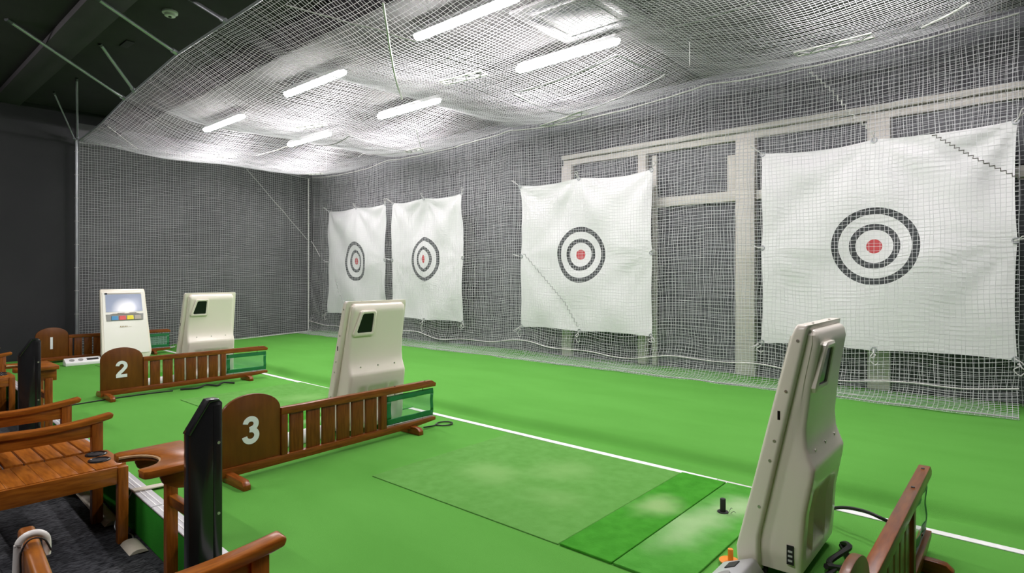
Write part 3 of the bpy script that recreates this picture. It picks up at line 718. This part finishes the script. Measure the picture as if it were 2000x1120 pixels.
# ------------------------------------------------------------------ bollards
def bollard(x, y, label, hgt=.95):
    t = thing('bollard', label, 'post', (x, y, ZC))
    a, b, h = -.064, .064, hgt
    obj('body', prism([(a, 0), (b, 0), (b, h-.012), (b-.012, h), (a+.075, h), (a+.005, h-.10), (a, h-.115)], 'x', -.024, .024, .005), 'black_plastic', t, True)
    # raised lid edge along the sloping face
    obj('lid', prism([(a-.003, h-.120), (a+.074, h+.004), (b-.014, h+.005), (b-.014, h-.002), (a+.078, h-.006), (a+.006, h-.122)], 'x', -.028, .028, .002), 'black_plastic', t, True)
    for z in (h-.17, h-.45): obj('screw', disc_bm((.025, b-.016, z), .006, .004, 'x', 10), 'screw', t, True)
    box('side_strip', .0235, .026, b-.035, b-.004, .01, h-.02, 'black_plastic', t, .001)
    box('base_plate', -.04, .04, -.08, .08, 0, .008, 'steel_dark', t, .002)
    return t
bollard(-2.43, .962, 'tall black bollard with sloped top beside side table facing divider 3')
bollard(-5.52, .965, 'tall black bollard with sloped top near divider 2, behind the armchair', .975)

# ------------------------------------------------------------------ side tables with a club cut-out
def side_table(x, y, rz, hgt, label):
    t = thing('side_table', label, 'table', (x, y, ZC), rz)
    arc = [(.125*math.cos(a), -.17+.115*math.sin(a)) for a in np.linspace(math.pi, 0, 14)]
    pts = [(-.20, .105), (-.20, -.15), (-.188, -.172), (-.145, -.176)]+arc+[(.145, -.176), (.188, -.172), (.20, -.15), (.20, .105)]
    top = obj('table_top', prism(pts, 'z', hgt-.032, hgt, .006, 2, 50), 'wood_chair', t, True)
    rim = [(1.0*p[0], p[1]+.001) for p in arc]
    V, Q_ = tube_np([np.array([(p[0], p[1]-.0005, hgt-.010) for p in arc])], [.0065], 6, (0, 0, 1)); obj('worn_edge', np_mesh('worn', V, Q_), 'wood_raw', top, True)
    for s in (-1, 1):
        ap = [(-.10, hgt-.032), (.095, hgt-.032), (.095, hgt-.12), (.03, hgt-.12), (-.04, hgt-.105), (-.09, hgt-.075), (-.10, hgt-.05)]
        obj('apron', prism(ap, 'x', s*.150-.012, s*.150+.012, .003), 'wood_chair', t, True)
        box('leg', s*.150-.022, s*.150+.022, .02, .068, .0, hgt-.10, 'wood_chair_z', t, .004)
    box('apron', -.14, .14, .075, .095, hgt-.11, hgt-.032, 'wood_chair_x', t, .003)
    box('stretcher', -.14, .14, .028, .060, hgt-.27, hgt-.225, 'wood_chair_x', t, .003)
    for s in (-1, 1): box('foot', s*.150-.02, s*.150+.02, -.12, .10, 0, .03, 'wood_chair', t, .004)
    return t
side_table(-2.81, .985, 0, .665, 'brown wooden side table with round cut-out, behind the bollard near divider 3')
side_table(-5.96, 1.09, 0, .735, 'brown wooden side table with worn round cut-out, near divider 2')

# ------------------------------------------------------------------ armchairs with a cup-holder table
def armchair(x, label, y=.75, rz=0):
    t = thing('armchair', label, 'chair', (x, y, ZC), rz)
    for s, xx_ in ((-1, -.345), (1, .335)):
        def za(y): return .598+.034*max(0, (y+.02)/.36)**2+.016*max(0, (-y-.02)/.4)
        yy = np.linspace(-.24, .345, 16)
        pts = [(y, za(y)+.0) for y in yy]+[(.352, za(.345)-.012), (.345, za(.345)-.032)]+[(y, za(y)-.034) for y in yy[::-1][1:]]
        obj('armrest', prism(pts, 'x', xx_-.034, xx_+.034, .008, 3, 25), 'wood_chair', t, True)
        box('arm_apron', xx_-.012, xx_+.012, -.24, .26, .505, .578, 'wood_chair', t, .003)
        box('front_post', xx_-.024, xx_+.024, .245, .300, 0, .592, 'wood_chair_z', t, .004)
        obj('rear_post', prism([(-.27, 0), (-.225, 0), (-.225, .42), (-.250, .79), (-.288, .79), (-.27, .42)], 'x', xx_-.022, xx_+.022, .004), 'wood_chair_z', t, True)
        box('side_rail', xx_-.016, xx_+.016, -.23, .25, .33, .40, 'wood_chair', t, .003)
    for i in range(6):
        y1 = .298-i*.089; box('seat_slat', -.32, .318, y1-.078, y1, .400, .422, 'wood_chair_x', t, .004)
    box('seat_rail', -.33, .32, .262, .286, .335, .398, 'wood_chair_x', t, .003); box('seat_rail', -.33, .32, -.245, -.221, .335, .398, 'wood_chair_x', t, .003)
    # backrest
    tr = obj('back_rail', bm_box(-.395, .385, -.289, -.255, .745, .822, .010, 3), 'wood_chair_x', t, True)
    for i in range(7): obj('back_slat', prism([(-.258, .45), (-.241, .45), (-.264, .76), (-.281, .76)], 'x', -.27+i*.09-.028, -.27+i*.09+.028, .003), 'wood_chair_z', t, True)
    box('back_rail', -.33, .32, -.262, -.235, .44, .49, 'wood_chair_x', t, .003)
    # side table with two cup holders
    for i in range(6):
        y1 = .165-i*.072; box('table_board', .362, .742, y1-.0705, y1, .400, .421, 'wood_chair_x', t, .0015)
    obj('cup_board', prism([(.362, .168), (.742, .168), (.742, .270), (.700, .318), (.362, .318)], 'z', .400, .423, .003), 'wood_chair_x', t, True)
    box('table_apron', .742, .762, -.265, .262, .325, .418, 'wood_chair', t, .004)
    box('table_apron', .37, .70, .296, .318, .335, .400, 'wood_chair_x', t, .003); box('table_apron', .37, .74, -.265, -.245, .335, .400, 'wood_chair_x', t, .003)
    for y0, dy in ((.262, .04), (-.27, -.04)):
        obj('table_leg', prism([(.722, .0), (.762, .0), (.770, .12), (.770, .414), (.722, .414)], 'y', y0, y0+.048, .004), 'wood_chair_z', t, True)
    for cx_, cy_ in ((.435, .245), (.575, .225)):
        c = obj('cup_holder', torus_bm((cx_, cy_, .425), .047, .007), 'black_plastic', t, True)
        obj('cup_well', disc_bm((cx_, cy_, .4245), .044, .003, 'z', 24), 'black_matt', c, True)
        obj('cup_wall', disc_bm((cx_, cy_, .37), .042, .06, 'z', 24), 'black_matt', c, True)
    return t
armchair(-4.42, 'brown slatted wooden armchair with cup holders, beside the side table near divider 3')
armchair(-8.50, 'brown slatted wooden armchair with cup holders, in the lounge near divider 2', .93)
armchair(-1.446, 'brown slatted wooden armchair with a white cane hooked over its back', .556, math.radians(-5))
# white cane hooked on the back rail
r_ = math.radians(-5); lx, ly = -.255, -.272
cxm = -1.446+lx*math.cos(r_)-ly*math.sin(r_); yb = .556+lx*math.sin(r_)+ly*math.cos(r_)
t = thing('walking_cane', 'white curved-handle cane hooked over the armchair back, with a black cord', 'cane', (cxm, yb, ZC), r_)
zt = .822
hk = [(0, -.040, .02), (0, -.034, zt-.25), (0, -.027, zt-.02)]+[(.002, .0255*math.cos(a), zt+.002+.023*math.sin(a)) for a in np.linspace(math.radians(170), math.radians(0), 9)]+[(.004, .026, zt-.014), (.006, .0245, zt-.030)]
tube('shaft', hk, .0082, 'cane_white', t, 12, 5)
tube('cord', [(.013, .033, zt-.020), (.013, .019, zt+.010), (.013, -.006, zt+.016), (.013, -.0215, zt-.010), (.013, -.022, zt-.055)], .002, 'black_matt', t, 6, 5)
obj('cord_knot', torus_bm((.012, -.025, zt-.058), .003, .003, 10, 6), 'black_matt', t, True)
for k_ in (-1, 1): tube('cord_tail', [(.012, -.025, zt-.060), (.012+.002*k_, -.026, zt-.078), (.012+.004*k_, -.027, zt-.095)], .002, 'black_matt', t, 6, 4)

# ------------------------------------------------------------------ steel struts, post, detector
def strut(a, b, label, r=.018):
    a = np.array(a, float); b = np.array(b, float)
    t = thing('net_strut', label, 'strut', b, group=None); a_ = a-b
    rod('tube', a_*.97, (0, 0, 0), r, 'steel', t, 10)
    n_ = a_/np.linalg.norm(a_)
    rod('clamp', n_*.01, n_*.06, r*1.45, 'steel', t, 10); rod('end_lug', a_*.965, a_, r*1.3, 'steel_dark', t, 8)
    return t
strut(atz(12, 37, 3.745), (-8.55, 2.44, 3.46), 'long grey steel strut running from the black ceiling to the net edge')
strut(atz(195, 85, 3.75), (-8.12, 2.42, 3.46), 'short grey steel strut meeting the net edge beside the long one')
strut(atz(188, -4, 3.68), (-6.44, 2.30, 3.47), 'grey steel strut near the smoke detector')
strut(atz(368, -4, 3.75), (-5.30, 2.29, 3.47), 'grey steel strut passing the smoke detector towards the lights')
strut(atz(150, 152, 3.75), (-10.76, 2.45, 3.30), 'pale steel strut rising from the corner post of the side net', .014)
strut(atz(105, 180, 3.70), (-10.76, 2.42, 3.27), 'thin slanting strut with black sleeve at the corner post', .011)
t = thing('net_post', 'grey steel corner post carrying the side net by the black wall', 'post', (-10.76, 2.44, 0))
rod('pole', (0, 0, 0), (0, 0, 3.27), .022, 'steel', t, 12); obj('base_plate', bm_box(-.05, .05, -.05, .05, 0, .008, .002, 1), 'steel', t, True)
for z in np.linspace(.3, 3.1, 9): obj('tie_ring', torus_bm((0, 0, z), .026, .004, 12, 5), 'rope', t, True)
p = atz(332, 22, 3.75)
t = thing('smoke_detector', 'white round smoke detector on the black ceiling', 'detector', (p[0], p[1], 3.75))
obj('base', disc_bm((0, 0, -.012), .068, .024, 'z', 24, .004), 'white_plastic', t, True); obj('head', disc_bm((0, 0, -.036), .048, .03, 'z', 24, .008), 'white_plastic', t, True); obj('sensor', disc_bm((0, 0, -.054), .014, .008, 'z', 12), 'black_matt', t, True)
p = atz(248, 85, 3.75); tag(obj('ceiling_plate', bm_box(p[0]-.12, p[0]+.12, p[1]-.04, p[1]+.04, 3.738, 3.75, .002, 1), 'black_matt', None, True), 'small black plate fixed to the black ceiling', 'plate')
# air-conditioning cassette above the net
t = thing('air_conditioner', 'pale ceiling air conditioner cassette above the net', 'air conditioner', (-2.95, 4.35, 3.55))
box('panel', -.45, .45, -.45, .45, -.03, 0, 'ac_grey', t, .008); box('grille', -.24, .24, -.24, .24, -.036, -.029, 'steel_dark', t, .003)
for s in (-1, 1): box('vane', -.30, .30, s*.34-.04, s*.34+.04, -.036, -.028, 'steel_dark', t, .002); box('vane', s*.34-.04, s*.34+.04, -.24, .24, -.036, -.028, 'steel_dark', t, .002)

# ------------------------------------------------------------------ cables and covers
def cable(label, pts, r, m_='black_matt', nm='cable'):
    o = tube(nm, pts, r, m_, None, 6, 6); return tag(o, label, 'cable')
cr_ = [(-3.575+.062*math.cos(a), 3.30+.068*math.sin(a), .010) for a in np.linspace(0, 2*math.pi, 14)]
cable('black cable coiled in a ring at the end of divider 3', [(-3.60, 3.10, .012), (-3.59, 3.2, .010)]+cr_[8:]+cr_[:9], .006)
cable('black cable arching from the tee machine to the divider by the right net', [atz(1600, 1000, .03), atz(1640, 992, .10), atz(1680, 997, .12), atz(1715, 1010, .12), atz(1745, 1030, .09), (-.40, 2.93, .06)], .008)
cable('thin black cable trailing along the turf under divider 2', [(-6.75, 1.1+.32, .006), (-6.80, 1.75, .007), (-6.82, 2.1, .007), (-6.79, 2.38, .007)], .006)
cable('tangle of black cable on the turf under the far end of divider 2', [(-6.78, 2.45, .012), (-6.72, 2.6, .014), (-6.80, 2.72, .020), (-6.71, 2.8, .014), (-6.79, 2.9, .022), (-6.73, 3.0, .012)], .010)
cable('black cables bundled behind the foot of the tee machine by the right net', [(-.60, 2.52, .02), (-.56, 2.62, .05), (-.60, 2.72, .03), (-.55, 2.85, .06), (-.60, 2.95, .02), (-.52, 2.75, .02), (-.58, 2.58, .07)], .012)
cable('thin grey cord hanging down the platform side from the cable cover', [(-3.80, y_edge(-3.8)-.004, .012), (-3.80, y_edge(-3.8)-.016, -.02), (-3.86, y_edge(-3.8)-.04, -.10), (-3.83, y_edge(-3.8)-.08, -.19), (-3.74, y_edge(-3.8)-.03, -.213), (-3.66, y_edge(-3.6)-.03, -.213)], .004, 'steel')
yv = y_edge(-3.74)
tag(obj('cable_cover', prism([(-3.80, yv-.010), (-3.745, yv-.010), (-3.70, yv+.26), (-3.755, yv+.26)], 'z', .0105, .020, .003, 1), 'beige_cover', None, True), 'beige cable cover laid over the platform edge strip', 'cable cover')
pf = [(-.045, 0), (-.030, .016), (-.012, .022), (.012, .022), (.030, .016), (.045, 0)]
def floor_cover(x0, x1, y0, label):
    bm = prism(pf, 'x', 0, x1-x0, .002, 1); o = obj('cable_cover', bm, 'beige_cover', None, True); o.location = (x0, y0, ZC); o.rotation_euler.z = -.044; tag(o, label, 'cable cover')
floor_cover(-3.64, -3.46, y_edge(-3.6)-.056, 'short rounded beige floor cable cover on the carpet beside the armchair leg')
floor_cover(-5.2, -3.97, y_edge(-4.6)-.030, 'long rounded beige floor cable cover along the platform foot')
